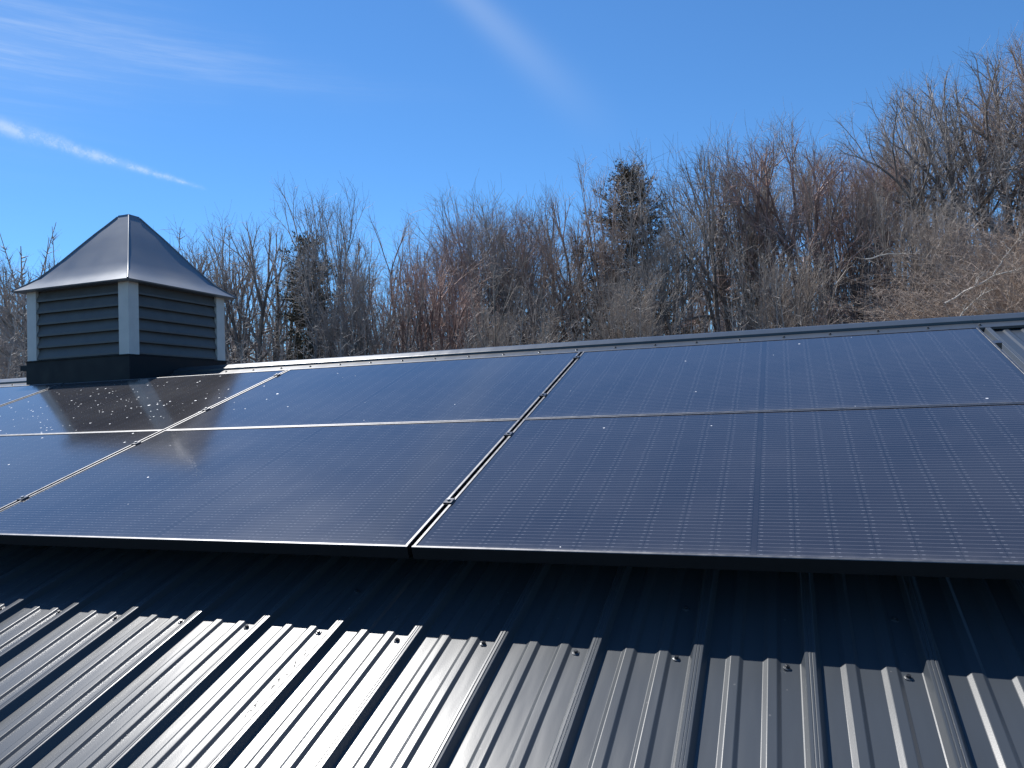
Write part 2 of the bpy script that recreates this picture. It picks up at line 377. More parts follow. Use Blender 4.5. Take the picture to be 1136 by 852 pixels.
g = MB(); rings = [0.01, 4, 8, 11, 13, 15, 17, 19, 21, 23, 25, 27, 29, 31, 34, 38, 43, 50, 60, 75, 95, 120, 160, 300, 800, 2500]; NA = 144
vsl = [(r*math.sin(2*PI*k/NA), r*math.cos(2*PI*k/NA), gz(r*math.sin(2*PI*k/NA), r*math.cos(2*PI*k/NA))) for r in rings for k in range(NA)]
fsl = [(i*NA+k, (i+1)*NA+k, (i+1)*NA+(k+1) % NA, i*NA+(k+1) % NA) for i in range(len(rings)-1) for k in range(NA)]
g.add(vsl, fsl, True)
tag(g.build('ground', ground_material(), fix=True), kind='structure')

# ------------------------------------------------------------------ barn
NP = -.164                                  # roof pan below the panel plane
VR = 2.765; AP = -.129
YR = VR*CS - AP*SN; ZR = VR*SN + AP*CS      # ridge line
X0, X1 = -11.2, 5.6; VE = -2.75
RIB0, RS = .9795, .2286
barn = empty('barn', (0, YR, -3.7))
tag(barn, 'barn under a charcoal ribbed steel roof that fills the foreground and carries the solar panels', 'barn')
BO = Vector(barn.location)
def bl(p): return Vector(p) - BO
mirror = lambda p: Vector((p[0], 2*YR - p[1], p[2]))
def rib_profile():
    k0 = math.ceil((X0+.05-RIB0)/RS); k1 = math.floor((X1-.05-RIB0)/RS); pr = [(X0, 0)]
    def lap(k): return (k % 4) == 1
    for k in range(k0, k1+1):
        c = RIB0+k*RS
        pr += [(c-.0215, 0), (c-.0190, .0012), (c-.0112, .0172), (c-.0095, .0190)]
        if lap(k): pr += [(c-.0052, .0192), (c-.0040, .0182), (c-.0024, .0197), (c+.0024, .0198), (c+.0042, .0182), (c+.0056, .0194)]
        else: pr += [(c-.0045, .0192), (c-.0032, .0184), (c-.0018, .0192), (c+.0018, .0192), (c+.0032, .0184), (c+.0045, .0192)]
        pr += [(c+.0095, .0190), (c+.0112, .0172), (c+.0190, .0012), (c+.0215, 0)]
        for q in (.0762, .1524):
            m_ = c+q
            pr += [(m_-.0195, 0), (m_-.0182, .0005), (m_-.0098, .0053), (m_-.0082, .0058), (m_+.0082, .0058), (m_+.0098, .0053), (m_+.0165, .0005), (m_+.0178, 0)]
    pr.append((X1, 0)); return pr
prof = rib_profile()
def roof_slope(mir):
    mb = MB()
    fn = (lambda p, q, t: bl(mirror(rp(p, t, NP+q)))) if mir else (lambda p, q, t: bl(rp(p, t, NP+q)))
    mb.extrude(prof, VE, VR-.012, fn)
    o = mb.build('roof', M_ROOF, barn); return o
roof = roof_slope(False); roof_slope(True)
# screws: washer and hex head; one row crosses the sunlit strip under the panels
def screw_mesh():
    mb = MB()
    def ring(r, z, n, rot=0): return [Vector((r*math.cos(2*PI*k/n+rot), r*math.sin(2*PI*k/n+rot), z)) for k in range(n)]
    n = 14; a = ring(.0088, 0, n); b = ring(.0088, .0012, n); c = ring(.0062, .0024, n)
    vs = a+b+c; fs = [(i, (i+1) % n, n+(i+1) % n, n+i) for i in range(n)] + [(n+i, n+(i+1) % n, 2*n+(i+1) % n, 2*n+i) for i in range(n)] + [tuple(range(2*n, 3*n))]
    mb.add(vs, fs)
    a = ring(.0048, .0020, 6); b = ring(.0048, .0068, 6); c = ring(.0040, .0076, 6)
    mb.add(a+b+c, [(i, (i+1) % 6, 6+(i+1) % 6, 6+i) for i in range(6)] + [(6+i, 6+(i+1) % 6, 12+(i+1) % 6, 12+i) for i in range(6)] + [tuple(range(12, 18))])
    me = mb.mesh('screw', M_WASHER); me.materials.append(M_SCREW)
    for i, p in enumerate(me.polygons):
        if i >= 2*n+1: p.material_index = 1
    return me
SM = screw_mesh(); rnd = random.Random(4)
def screw(parent, x, v, n):
    o = bpy.data.objects.new('screw', SM); COL.objects.link(o); o.parent = parent
    o.location = bl(rp(x, v, n)); o.rotation_euler = (SL+rnd.uniform(-.05, .05), rnd.uniform(-.05, .05), rnd.uniform(0, 1)); return o
for k in range(-10, 2):
    screw(roof, RIB0+k*RS-.0455+rnd.uniform(-.004, .004), -.169+rnd.uniform(-.008, .006), NP)
for k in (-5, -1, 1): screw(roof, RIB0+k*RS-.047, .030 if k == -5 else .03, NP)
# ridge cap: flange, steep little riser, shallow dome
cap = MB()
cp = [(-.192, -.0265), (-.190, -.0150), (-.186, -.0140), (-.104, -.0120), (-.099, -.0105), (-.095, .0000), (-.090, .0010), (-.030, .0065), (-.012, .0060), (0, .0035)]
def capfn(p, q, t): return bl(rp(t, VR+p, AP+q))
def capfn2(p, q, t): return bl(mirror(rp(t, VR+p, AP+q)))
for a_, b_ in ((X0-.03, -7.3), (-7.29, -4.25), (-4.249, -1.201), (-1.2, 1.85), (1.851, X1+.03)):
    d_ = .0008 if a_ in (-7.29, -1.2) else 0
    cap.extrude([(p, q+d_) for p, q in cp], a_, b_, capfn); cap.extrude([(p, q+d_) for p, q in cp], a_, b_, capfn2)
capo = cap.build('ridge_cap', M_ROOF, barn)
for k in range(-26, 6): screw(capo, RIB0+k*RS-.026, VR-.150, AP-.0128)
# foam closure under the cap, back in the dark
fo = MB(); fo.box(X0, X1, VR-.17, VR-.05, NP+.001, AP-.0160, lambda x, v, n: bl(rp(x, v, n))); fo.build('closure_strip', M_BASE, barn)
# rake trim, walls, gables
for xx in (X0-.02, X1-.04):
    tr = MB()
    for fn in (lambda x, v, n: bl(rp(x, v, n)), lambda x, v, n: bl(mirror(rp(x, v, n)))):
        tr.box(xx, xx+.06, VE, VR-.2, NP-.14, NP+.026, fn)
    tr.build('rake_trim', M_ROOF, barn)
ye = rp(0, VE+.35, NP); yf = ye.y; zt = ye.z-.10; yb = 2*YR-yf
wl = MB()
def ribbed_wall(axis, fixed, a, b, ztop):
    pr = []; x = a
    while x < b:
        pr += [(x, 0), (x+.17, 0), (x+.185, .018), (x+.205, .018), (x+.22, 0)]; x += .2286
    sgn = -1 if axis == 'front' else 1
    wl.extrude(pr, -3.75, ztop, lambda p, q, t: bl((p, fixed+sgn*q, t)))
ribbed_wall('front', yf, X0+.25, X1-.25, zt); ribbed_wall('back', yb, X0+.25, X1-.25, zt)
for xx in (X0+.25, X1-.25):
    ap = YR; zz = ZR-.16
    wl.add([bl((xx, yf, -3.75)), bl((xx, yb, -3.75)), bl((xx, yb, zt)), bl((xx, ap, zz)), bl((xx, yf, zt))], [(0, 1, 2, 3, 4)])
wl.build('wall', M_WALL, barn)
gu = MB(); gu.box(X0, X1, VE-.11, VE-.005, NP-.14, NP-.012, lambda x, v, n: bl(rp(x, v, n))); gu.build('gutter', M_WALL, barn)

# ------------------------------------------------------------------ solar panels
def panel_meshes():
    fr = MB(); lip = .0095; H = .035
    # four frame members, each with a bevelled lip, wall and bottom flange
    pf = [(0, -H), (0, -.0012), (.0012, 0), (lip-.0010, 0), (lip, -.0010), (lip, -.006), (.003, -.006), (.003, -H+.003), (.028, -H+.003), (.028, -H)]
    def member(fn, a, b): fr.extrude(pf, a, b, fn, closed=True, caps=True)
    member(lambda p, q, t: Vector((t, p, q)), 0, PW)
    member(lambda p, q, t: Vector((t, PH-p, q)), 0, PW)
    member(lambda p, q, t: Vector((p, t, q)), lip, PH-lip)
    member(lambda p, q, t: Vector((PW-p, t, q)), lip, PH-lip)
    gl = MB(); e = .004; gl.box(e, PW-e, e, PH-e, -.0052, -.0022)
    bk = MB(); bk.box(.0032, PW-.0032, .0032, PH-.0032, -.0066, -.00595)
    fm = fr.mesh('frame', M_FRAME); fm.materials.append(M_LIP)
    for p_ in fm.polygons:
        if abs(p_.normal.z) > .5 and p_.center.z > -.002: p_.material_index = 1
    return fm, gl.mesh('glass', M_GLASS), bk.mesh('backsheet', M_BACK)
FRM, GLM, BKM = panel_meshes()
for me in (FRM, GLM, BKM):
    bm = bmesh.new(); bm.from_mesh(me); bmesh.ops.recalc_face_normals(bm, faces=bm.faces[:]); bm.to_mesh(me); bm.free()
spots = [
 (0, 0, 'large black solar panel nearest the camera at lower right, showing every fine silver wire line'),
 (0, 1, 'black solar panel of the upper row at far right, reflecting blue sky below the ridge'),
 (-1, 0, 'lower row black solar panel between the two long slanting seams'),
 (-1, 1, 'upper row solar panel just left of the dark centre seam'),
 (-2, 0, 'lower row solar panel cut off by the left edge of the photo'),
 (-2, 1, 'upper row solar panel directly below the cupola, spattered with white specks'),
 (-3, 1, 'small visible corner of an upper row solar panel at the far left edge'),
]
rp3 = random.Random(8)
for c_, r_, lab in spots:
    o = empty('solar_panel', rp(c_*(PW+GX)+GX/2, r_*(PH+GV), rp3.uniform(-.0008, .0008)), (SL+rp3.uniform(-.0012, .0012), rp3.uniform(-.0008, .0008), 0))
    tag(o, lab, 'solar panel', 'solar panels in two rows on the roof')
    for nm, me in (('frame', FRM), ('glass', GLM), ('backsheet', BKM)):
        q = bpy.data.objects.new(nm, me); COL.objects.link(q); q.parent = o
# rails with clamps
def clamp_meshes():
    c = MB(); w = GX/2
    c.box(-w-.0075, w+.0075, -.016, .016, .0008, .0042, None, .0010)
    c.box(-w+.0015, w-.0015, -.019, .019, -.034, .0006)
    b = MB(); n = 6
    vs = [Vector((.0055*math.cos(2*PI*k/n), .0055*math.sin(2*PI*k/n), z)) for z in (.0044, .0095) for k in range(n)]
    b.add(vs, [(i, (i+1) % n, n+(i+1) % n, n+i) for i in range(n)] + [tuple(range(n, 2*n))])
    return c.mesh('clamp', M_CLAMP), b.mesh('bolt', M_BOLT)
CLM, BOM = clamp_meshes()
rails = [(.276, 'lowest mounting rail, its clamps in the seams nearest the front panel edge'),
         (.838, 'mounting rail just below the long horizontal joint, clamped between lower row panels'),
         (1.297, 'mounting rail just above the long horizontal joint, clamped between upper row panels'),
         (1.893, 'topmost mounting rail, its small clamps in the seams close under the ridge cap')]
for i, (v, lab) in enumerate(rails):
    xa, xb = -3*(PW+GX)+(-.02 if i > 1 else PW+GX-.02), PW+GX+.05
    rl = empty('mounting_rail', rp(0, v, 0), (SL, 0, 0)); tag(rl, lab, 'mounting rail', 'rails under the panels')
    b = MB(); b.box(xa, xb, -.019, .019, -.082, -.0365); b.build('rail_bar', M_RAIL, rl)
    x = xa+.3
    while x < xb:
        xr = RIB0 + round((x-RIB0)/RS)*RS
        f = MB(); f.box(xr-.020, xr+.020, -.045, .020, NP+.0196, NP+.0256); f.box(xr-.020, xr+.020, -.026, -.0195, NP+.0258, -.045)
        f.build('foot', M_RAIL, rl); x += 1.2
    for sx in ((0, -1) if i < 2 else (0, -1, -2)):
        q = bpy.data.objects.new('clamp', CLM); COL.objects.link(q); q.parent = rl; q.location = (sx*(PW+GX), 0, 0)
        t = bpy.data.objects.new('bolt', BOM); COL.objects.link(t); t.parent = q

# ------------------------------------------------------------------ cupola
CX, CY, CZ = -3.697, YR, .556
E_, B_ = .540, .473; ZE, ZB, ZA = 1.332, .822, 1.941
cu = empty('cupola', (CX, CY, CZ)); tag(cu, 'square dark cupola with louvred sides and flared metal roof astride the ridge', 'cupola')
cl = lambda x, y, z: Vector((x, y, z-CZ))
b = MB(); q = B_+.006
zr_ = lambda y: (YR-abs(y))*math.tan(SL) + NP/CS - CZ - .03      # follows the roof slopes
prs = [(-q, zr_(q)), (0, zr_(0)), (q, zr_(q)), (q, ZB-CZ), (-q, ZB-CZ)]
b.extrude(prs, -q, q, lambda p_, z_, t: Vector((t, p_, z_)), closed=True, caps=True); b.build('base', M_BASE, cu, True)
b = MB(); b.box(-q-.065, -q-.002, -q+.005, q-.005, .762-CZ, .800-CZ); b.box(-q-.004, q+.004, -q-.012, q+.012, ZB+.0005-CZ, ZB+.006-CZ); b.build('drip_ledge', M_BASE, cu)
PWD = .088
for sx in (-1, 1):
    for sy in (-1, 1):
        b = MB(); c0 = B_; c1_ = B_-PWD
        # L shaped corner board
        pr = [(c0, c0), (c0, c1_), (c0-.022, c1_), (c0-.022, c0-.022), (c1_, c0-.022), (c1_, c0)]
        b.extrude([(sx*p_, sy*z_) for p_, z_ in pr], ZB+.006-CZ, ZE-.006-CZ, lambda p_, z_, t: Vector((p_, z_, t)), closed=True, caps=True)
        b.build('corner_post', M_POST, cu, True)
NS = 6; hgt = (ZE-ZB-.012)/NS
for k in range(4):
    b = MB(); wd = B_-PWD-.001
    rotm = Matrix.Rotation(k*PI/2, 3, 'Z')
    for s_ in range(NS):
        z0 = ZB+.008-CZ + s_*hgt
        pr = [(-B_-o_-.018+.0, z_) for o_, z_ in [(-.058, z0+hgt+.006), (-.052, z0+hgt+.006), (-.022, z0+.016), (-.022, z0+.004), (-.030, z0+.004)]]
        b.extrude(pr, -wd, wd, lambda p_, z_, t: rotm @ Vector((t, p_, z_)), closed=True, caps=True)
    b.box(-wd, wd, -B_+.062, -B_+.070, ZB+.008-CZ, ZE-.01-CZ, lambda x, y, z: rotm @ Vector((x, y, z)))
    b.build('louvre', M_LOUV, cu, True)
prf = [(1.0, 0.0), (.90, .065), (.788, .150), (.69, .262), (.586, .382), (.485, .508), (.384, .633), (.30, .735), (.222, .824), (.10, .968)]
hh = ZA-ZE
rf = MB()
for k in range(4):
    rotm = Matrix.Rotation(k*PI/2, 3, 'Z')
    vs = []; n = len(prf); NC = 6
    for f_, z_ in prf:
        for j in range(NC+1): vs.append(rotm @ Vector((E_*f_*(2*j/NC-1), -E_*f_, ZE-CZ+hh*z_)))
    rf.add(vs, [(i*(NC+1)+j, i*(NC+1)+j+1, (i+1)*(NC+1)+j+1, (i+1)*(NC+1)+j) for i in range(n-1) for j in range(NC)], True)
    # folded eave edge and soffit
    e = E_
    rf.add([rotm @ Vector(p_) for p_ in ((-e, -e, ZE-CZ), (e, -e, ZE-CZ), (e-.004, -e+.004, ZE-.008-CZ), (-e+.004, -e+.004, ZE-.008-CZ), (B_-.04, -B_+.04, ZE-.006-CZ), (-B_+.04, -B_+.04, ZE-.006-CZ))], [(0, 3, 2, 1), (3, 5, 4, 2)])
rfo = rf.build('roof', M_CUPROOF, cu)
for k in range(4):
    rotm = Matrix.Rotation(k*PI/2, 3, 'Z'); b = MB()
    pts = [rotm @ Vector((E_*f_, -E_*f_, ZE-CZ+hh*z_+.001)) for f_, z_ in prf]
    b.tube(pts, [.0065]*len(pts), 6); b.build('hip_seam', M_CUPROOF, rfo)
b = MB(); r0 = E_*.105
z0 = ZE-CZ+hh*.955
vs = [(-r0, -r0, z0), (r0, -r0, z0), (r0, r0, z0), (-r0, r0, z0), (-r0*.9, -r0*.9, z0+.020), (r0*.9, -r0*.9, z0+.020), (r0*.9, r0*.9, z0+.020), (-r0*.9, r0*.9, z0+.020), (0, 0, z0+.036)]
b.add(vs, [(0, 1, 5, 4), (1, 2, 6, 5), (2, 3, 7, 6), (3, 0, 4, 7), (4, 5, 8), (5, 6, 8), (6, 7, 8), (7, 4, 8)]); b.build('peak_cap', M_CUPROOF, rfo)

# ------------------------------------------------------------------ trees
def rvec(rn):
    while True:
        v = Vector((rn.uniform(-1, 1), rn.uniform(-1, 1), rn.uniform(-1, 1)))
        if .05 < v.length < 1: return v.normalized()
class Tree:
    """bare tree about 10 m tall grown by forking; trunk mesh (trunk and main limbs) and crown mesh (thin limbs to twigs)"""
    def __init__(self, seed, H=10., fork=.30, leaders=3, spread=24, up=.11, r0=.15, stems=1, depth=6, seg=.150, side=3, nf=2.08, droop=0.):
        self.rn = random.Random(seed); self.T = MB(); self.C = MB(); self.spread = spread; self.up = up; self.H = H
        self.depth = depth; self.side = side; self.nf = nf; self.droop = droop; self.seg = seg
        rn = self.rn
        for s_ in range(stems):
            a = rn.uniform(0, 2*PI) + s_*2*PI/stems; tilt = R(rn.uniform(0, 5) if stems == 1 else rn.uniform(7, 17))
            d = Vector((math.sin(tilt)*math.cos(a), math.sin(tilt)*math.sin(a), math.cos(tilt)))
            p0 = Vector((0, 0, -.25)) if stems == 1 else Vector((.16*math.cos(a), .16*math.sin(a), -.25))
            rr = r0*(1 if stems == 1 else .74); fk = fork*rn.uniform(.8, 1.2)
            pts, rad = self.path(p0, d, H*fk+.25, rr*1.1, rr*.78, 6, .05, .02); self.T.tube(pts, [q_*1.15 for q_ in rad], 8)
            nl = max(2, round(leaders/(stems**.5)+rn.uniform(-.4, .4))); a0 = rn.uniform(0, 2*PI)
            for k in range(nl):
                sp = R(spread*rn.uniform(.6, 1.25))*(.35 if k == 0 else 1)
                self.fork(pts[-1] if k < 2 else pts[-2].lerp(pts[-1], rn.random()), self.tilt(d, sp, a0+2*PI*k/nl+rn.uniform(-.4, .4)), H*seg*rn.uniform(.9, 1.35), rr*(.70 if k == 0 else .58), 0)
            for k in range(rn.randint(1, 4)):
                self.fork(pts[rn.randint(2, 5)], self.tilt(d, R(rn.uniform(40, 70)), rn.uniform(0, 2*PI)), H*rn.uniform(.06, .11), rr*.2, self.depth-3)
    def tilt(self, d, ang, az):
        d = d.normalized(); a = d.orthogonal().normalized(); b = d.cross(a)
        return (d*math.cos(ang) + (a*math.cos(az)+b*math.sin(az))*math.sin(ang)).normalized()
    def path(self, p, d, ln, ra, rb, n, wig, up):
        pts = [p.copy()]; rad = [ra]; d = d.normalized()
        for i in range(n):
            d = (d + rvec(self.rn)*wig + Vector((0, 0, up))).normalized()
            p = p + d*(ln/n); pts.append(p.copy()); rad.append(ra+(rb-ra)*(i+1)/n)
        return pts, rad
    def fork(self, p, d, ln, r, lev):
        rn = self.rn; last = lev >= self.depth
        rb = max(.0048, r*.80) if not last else .0040
        pts, rad = self.path(p, d, ln, max(r, .0060), rb, 3, .15, self.up*.33-self.droop*lev*.02)
        (self.T if lev < 4 and r > .012 else self.C).tube(pts, [q_*(1.3 if lev < 5 else 1.1) for q_ in rad], 6 if lev < 2 else (4 if lev < 4 else 3))
        # side twigs
        for k in range(rn.randint(max(0, self.side-2), self.side) + (1 if lev > 2 else 0)):
            t = rn.uniform(.08, .98); i = min(int(t*3), 2); q = pts[i].lerp(pts[i+1], t*3-i)
            self.twig(q, self.tilt(d, R(rn.uniform(26, 68)), rn.uniform(0, 2*PI)), self.H*rn.uniform(.035, .095), 0 if lev < 5 else 1)
        if last: return
        # limbs leaving the side, so the crown starts low and stays open
        for k in range(1 if lev < 3 else 0):
            if rn.random() < .75:
                i = rn.randint(0, 2); q = pts[i].lerp(pts[i+1], rn.random())
                self.fork(q, self.tilt(d, R(rn.uniform(32, 58)), rn.uniform(0, 2*PI)), ln*rn.uniform(.55, .95), r*.45, min(self.depth, lev+2))
        n = int(self.nf + rn.random()); a0 = rn.uniform(0, 2*PI)
        dd = pts[-1]-pts[-2]
        for k in range(n):
            f = rn.uniform(.72, 1.0)
            ang = R(self.spread*rn.uniform(.45, 1.2))*(.55 if k == 0 else 1.)
            self.fork(pts[-1] if k < 2 else pts[-2].lerp(pts[-1], rn.uniform(.2, .9)), self.tilt(dd, ang, a0+2*PI*k/n+rn.uniform(-.5, .5)), ln*f*(.93 if lev < 3 else .84), r*(.78 if k == 0 else .62), lev+1)
    def twig(self, p, d, ln, lev):
        rn = self.rn
        pts, rad = self.path(p, d, ln, .0058, .0034, 2, .24, .02)
        self.C.tube(pts, rad, 3)
        if lev == 0:
            for k in range(rn.randint(2, 3)):
                t = rn.uniform(.2, .95); i = 0 if t < .5 else 1; q = pts[i].lerp(pts[i+1], t*2-i)
                self.twig(q, self.tilt(d, R(rn.uniform(22, 60)), rn.uniform(0, 2*PI)), ln*rn.uniform(.35, .75), 1)
    def meshes(self, tm, cm): return self.T.mesh('trunk', tm), self.C.mesh('crown', cm), max(p[2] for p in self.C.v)
protos = []
for sd, kw in enumerate([
    dict(fork=.20, leaders=3, spread=26, seg=.165, r0=.18),
    dict(fork=.26, leaders=3, spread=21, up=.2, r0=.13, seg=.165),
    dict(fork=.13, leaders=4, spread=30, r0=.21, seg=.18, side=2),
    dict(fork=.18, leaders=3, spread=19, up=.18, r0=.13, seg=.17),
    dict(fork=.11, leaders=4, spread=26, stems=2, r0=.15, seg=.175),
    dict(fork=.10, leaders=4, spread=22, stems=3, r0=.13, depth=5, seg=.19),
    dict(fork=.22, leaders=4, spread=35, up=.08, r0=.20, droop=.2, seg=.175, side=2),
    dict(fork=.26, leaders=3, spread=24, r0=.11, depth=5, seg=.19),
    ]):
    t = Tree(100+sd, **kw); protos.append(t.meshes(M_BARK, M_TWIG))

def ground_spot(px, dist):
    """bearing of a tree as seen from the ladder, laid out on the real ground"""
    a = px; return .96 + dist*math.sin(a), -1.83 + dist*math.cos(a)
def place_tree(az_deg, dist, ztop, proto, label, name='bare_tree', wide=1., rot=0., tint=(1, 1, 1), lean=0., group='bare trees behind the barn', cat='tree'):
    x, y = ground_spot(R(az_deg), dist); z = gz(x, y)
    tm, cm, h = protos[proto]; s = (ztop-z)/h*1.05
    o = empty(name, (x, y, z), (R(lean), 0, R(rot))); o.scale = (s*wide, s*wide, s)
    tag(o, label, cat, group)
    for nm, me in (('trunk', tm), ('crown', cm)):
        q = bpy.data.objects.new(nm, me); COL.objects.link(q); q.parent = o; q.color = (*tint, 1)
    return o
place_tree(-52.45, 44, 8.54, 0, 'hazy bare tree at the far left edge of the woods, left of the cupola roof', name='bare_tree', wide=0.88, rot=292, tint=(0.95, 0.98, 1.02), lean=0)
place_tree(-50.79, 40, 8.13, 6, 'bare tree peeking over the left slope of the cupola roof', name='bare_tree', wide=0.68, rot=30, tint=(1, 1, 1), lean=0)
place_tree(-40.99, 41, 10.10, 6, 'bare tree just right of the cupola roof, thin crown leaning toward it', name='bare_tree', wide=0.68, rot=64, tint=(1, 1, 1), lean=-3)
place_tree(-37.91, 38, 10.22, 2, 'open spreading bare tree with a forked pale trunk, first clear crown right of the cupola', name='bare_tree', wide=0.68, rot=85, tint=(1, 1, 1), lean=0)
place_tree(-33.99, 33, 10.12, 3, 'tall upright bare tree rising over the shaggy green evergreen, its left and higher crown', name='bare_tree', wide=0.88, rot=65, tint=(0.95, 0.98, 1.02), lean=0)
place_tree(-31.36, 40, 11.97, 3, 'upright bare tree just right of the tallest one above the green evergreen', name='bare_tree', wide=0.79, rot=288, tint=(0.95, 0.98, 1.02), lean=2)
place_tree(-28.66, 43, 11.56, 7, 'slim bare tree with a sparse top in the dip left of the reddish trees', name='bare_tree', wide=0.79, rot=312, tint=(1.05, 0.92, 0.85), lean=0)
place_tree(-26.07, 34, 7.84, 2, 'low rounded reddish budding tree, shorter than all the bare trees around it', name='bare_tree', wide=0.66, rot=209, tint=(1.12, 0.88, 0.84), lean=0)
place_tree(-23.99, 39, 11.70, 4, 'bare tree with faint red buds on its upper left twigs, above the low reddish tree', name='bare_tree', wide=0.66, rot=14, tint=(1.12, 0.88, 0.84), lean=-3)
place_tree(-21.88, 40, 12.35, 1, 'bare tree with straight single stem just right of the red budded one', name='bare_tree', wide=0.79, rot=33, tint=(1, 1, 1), lean=0)
place_tree(-19.29, 38, 12.01, 4, 'dark multi stemmed bare tree in mid picture whose trunks fan out above the ridge cap', name='bare_tree', wide=0.73, rot=119, tint=(0.95, 0.98, 1.02), lean=0)
place_tree(-16.62, 38, 11.16, 0, 'thin bare tree filling the notch left of the wide dark conifer', name='bare_tree', wide=0.88, rot=155, tint=(1, 1, 1), lean=2)
place_tree(-14.72, 36, 10.78, 0, 'brownish bare tree leaning on the left flank of the wide dark conifer', name='bare_tree', wide=0.64, rot=223, tint=(1.05, 0.92, 0.85), lean=0)
place_tree(-12.09, 33, 11.07, 3, 'tall bare tree whose brown crown shows above the left shoulder of the conifer', name='bare_tree', wide=0.7, rot=172, tint=(1.05, 0.92, 0.85), lean=0)
place_tree(-8.51, 32, 10.71, 1, 'tall bare tree standing behind the pointed top of the wide conifer', name='bare_tree', wide=0.88, rot=95, tint=(1, 1, 1), lean=0)
place_tree(-6.08, 40, 12.66, 7, 'sparse bare tree right of the conifer, blue sky between its stems', name='bare_tree', wide=0.68, rot=57, tint=(0.95, 0.98, 1.02), lean=-2)
place_tree(-3.71, 38, 13.26, 2, 'round crowned bare tree with fanning limbs, first right of the sky gap', name='bare_tree', wide=0.57, rot=248, tint=(1, 1, 1), lean=0)
place_tree(-2.08, 39, 13.53, 4, 'bare tree with thick forked trunk right of the sky gap', name='bare_tree', wide=0.64, rot=264, tint=(0.95, 0.98, 1.02), lean=0)
place_tree(0.14, 37, 13.14, 6, 'bare tree with reddish brown twigs in the middle of the right hand group', name='bare_tree', wide=0.66, rot=11, tint=(1.12, 0.88, 0.84), lean=0)
place_tree(2.84, 42, 15.23, 1, 'tall pale bare tree whose fine top stands alone against the sky right of centre', name='bare_tree', wide=0.88, rot=40, tint=(1, 1, 1), lean=0)
place_tree(4.02, 35, 10.65, 5, 'dark bare tree of many slanting stems crossing low behind the ridge', name='bare_tree', wide=0.68, rot=162, tint=(0.72, 0.7, 0.7), lean=0)
place_tree(5.88, 36, 11.68, 4, 'red tinged bare tree in front of the tall right hand crowns', name='bare_tree', wide=0.62, rot=140, tint=(1.12, 0.88, 0.84), lean=2)
place_tree(7.21, 40, 14.65, 3, 'tall bare tree that starts the high right hand group, its limbs slanting left', name='bare_tree', wide=0.88, rot=319, tint=(1, 1, 1), lean=-2)
place_tree(8.95, 39, 14.52, 0, 'bare tree with long parallel limbs sloping up to the left, in the high right group', name='bare_tree', wide=0.68, rot=186, tint=(1, 1, 1), lean=-3)
place_tree(10.77, 36, 14.05, 0, 'very tall bare tree with thick dark trunk near the right edge', name='bare_tree', wide=0.88, rot=151, tint=(0.95, 0.98, 1.02), lean=0)
place_tree(12.34, 38, 14.29, 1, 'tall bare tree with straight thin trunk beside the thick dark one', name='bare_tree', wide=0.88, rot=155, tint=(1.05, 0.92, 0.85), lean=0)
place_tree(13.87, 37, 14.77, 6, 'highest bare tree at the upper right corner, with wide arching limbs', name='bare_tree', wide=0.68, rot=239, tint=(1, 1, 1), lean=0)
place_tree(15.66, 36, 14.39, 0, 'bare tree cut by the right edge of the photo, its limbs reaching in from outside', name='bare_tree', wide=0.77, rot=211, tint=(1.05, 0.92, 0.85), lean=0)
place_tree(18.09, 38, 14.79, 2, 'bare tree beyond the right edge, only its outer twigs reaching into view', name='bare_tree', wide=0.77, rot=62, tint=(1, 1, 1), lean=0)
place_tree(8.33, 30, 8.02, 5, 'short pale stemmed tree standing in front of the tan bramble slope', name='bare_tree', wide=0.61, rot=265, tint=(1.12, 1.08, 1.02), lean=-4)
place_tree(0.89, 30, 6.83, 5, 'short pale twiggy tree with crooked branches low in front of the right hand woods', name='bare_tree', wide=0.66, rot=272, tint=(1.12, 1.08, 1.02), lean=3)
place_tree(-19.94, 30, 5.89, 5, 'short pale sapling clump just above the middle of the ridge', name='sapling', wide=0.66, rot=344, tint=(1.12, 1.08, 1.02), lean=0)
place_tree(-10.54, 29, 5.81, 4, 'short pale sapling clump in front of the wide dark conifer', name='sapling', wide=0.57, rot=283, tint=(1.12, 1.08, 1.02), lean=0)
place_tree(-30.60, 31, 6.46, 5, 'short dark sapling clump in front of the shaggy green evergreen', name='sapling', wide=0.66, rot=102, tint=(0.72, 0.7, 0.7), lean=0)
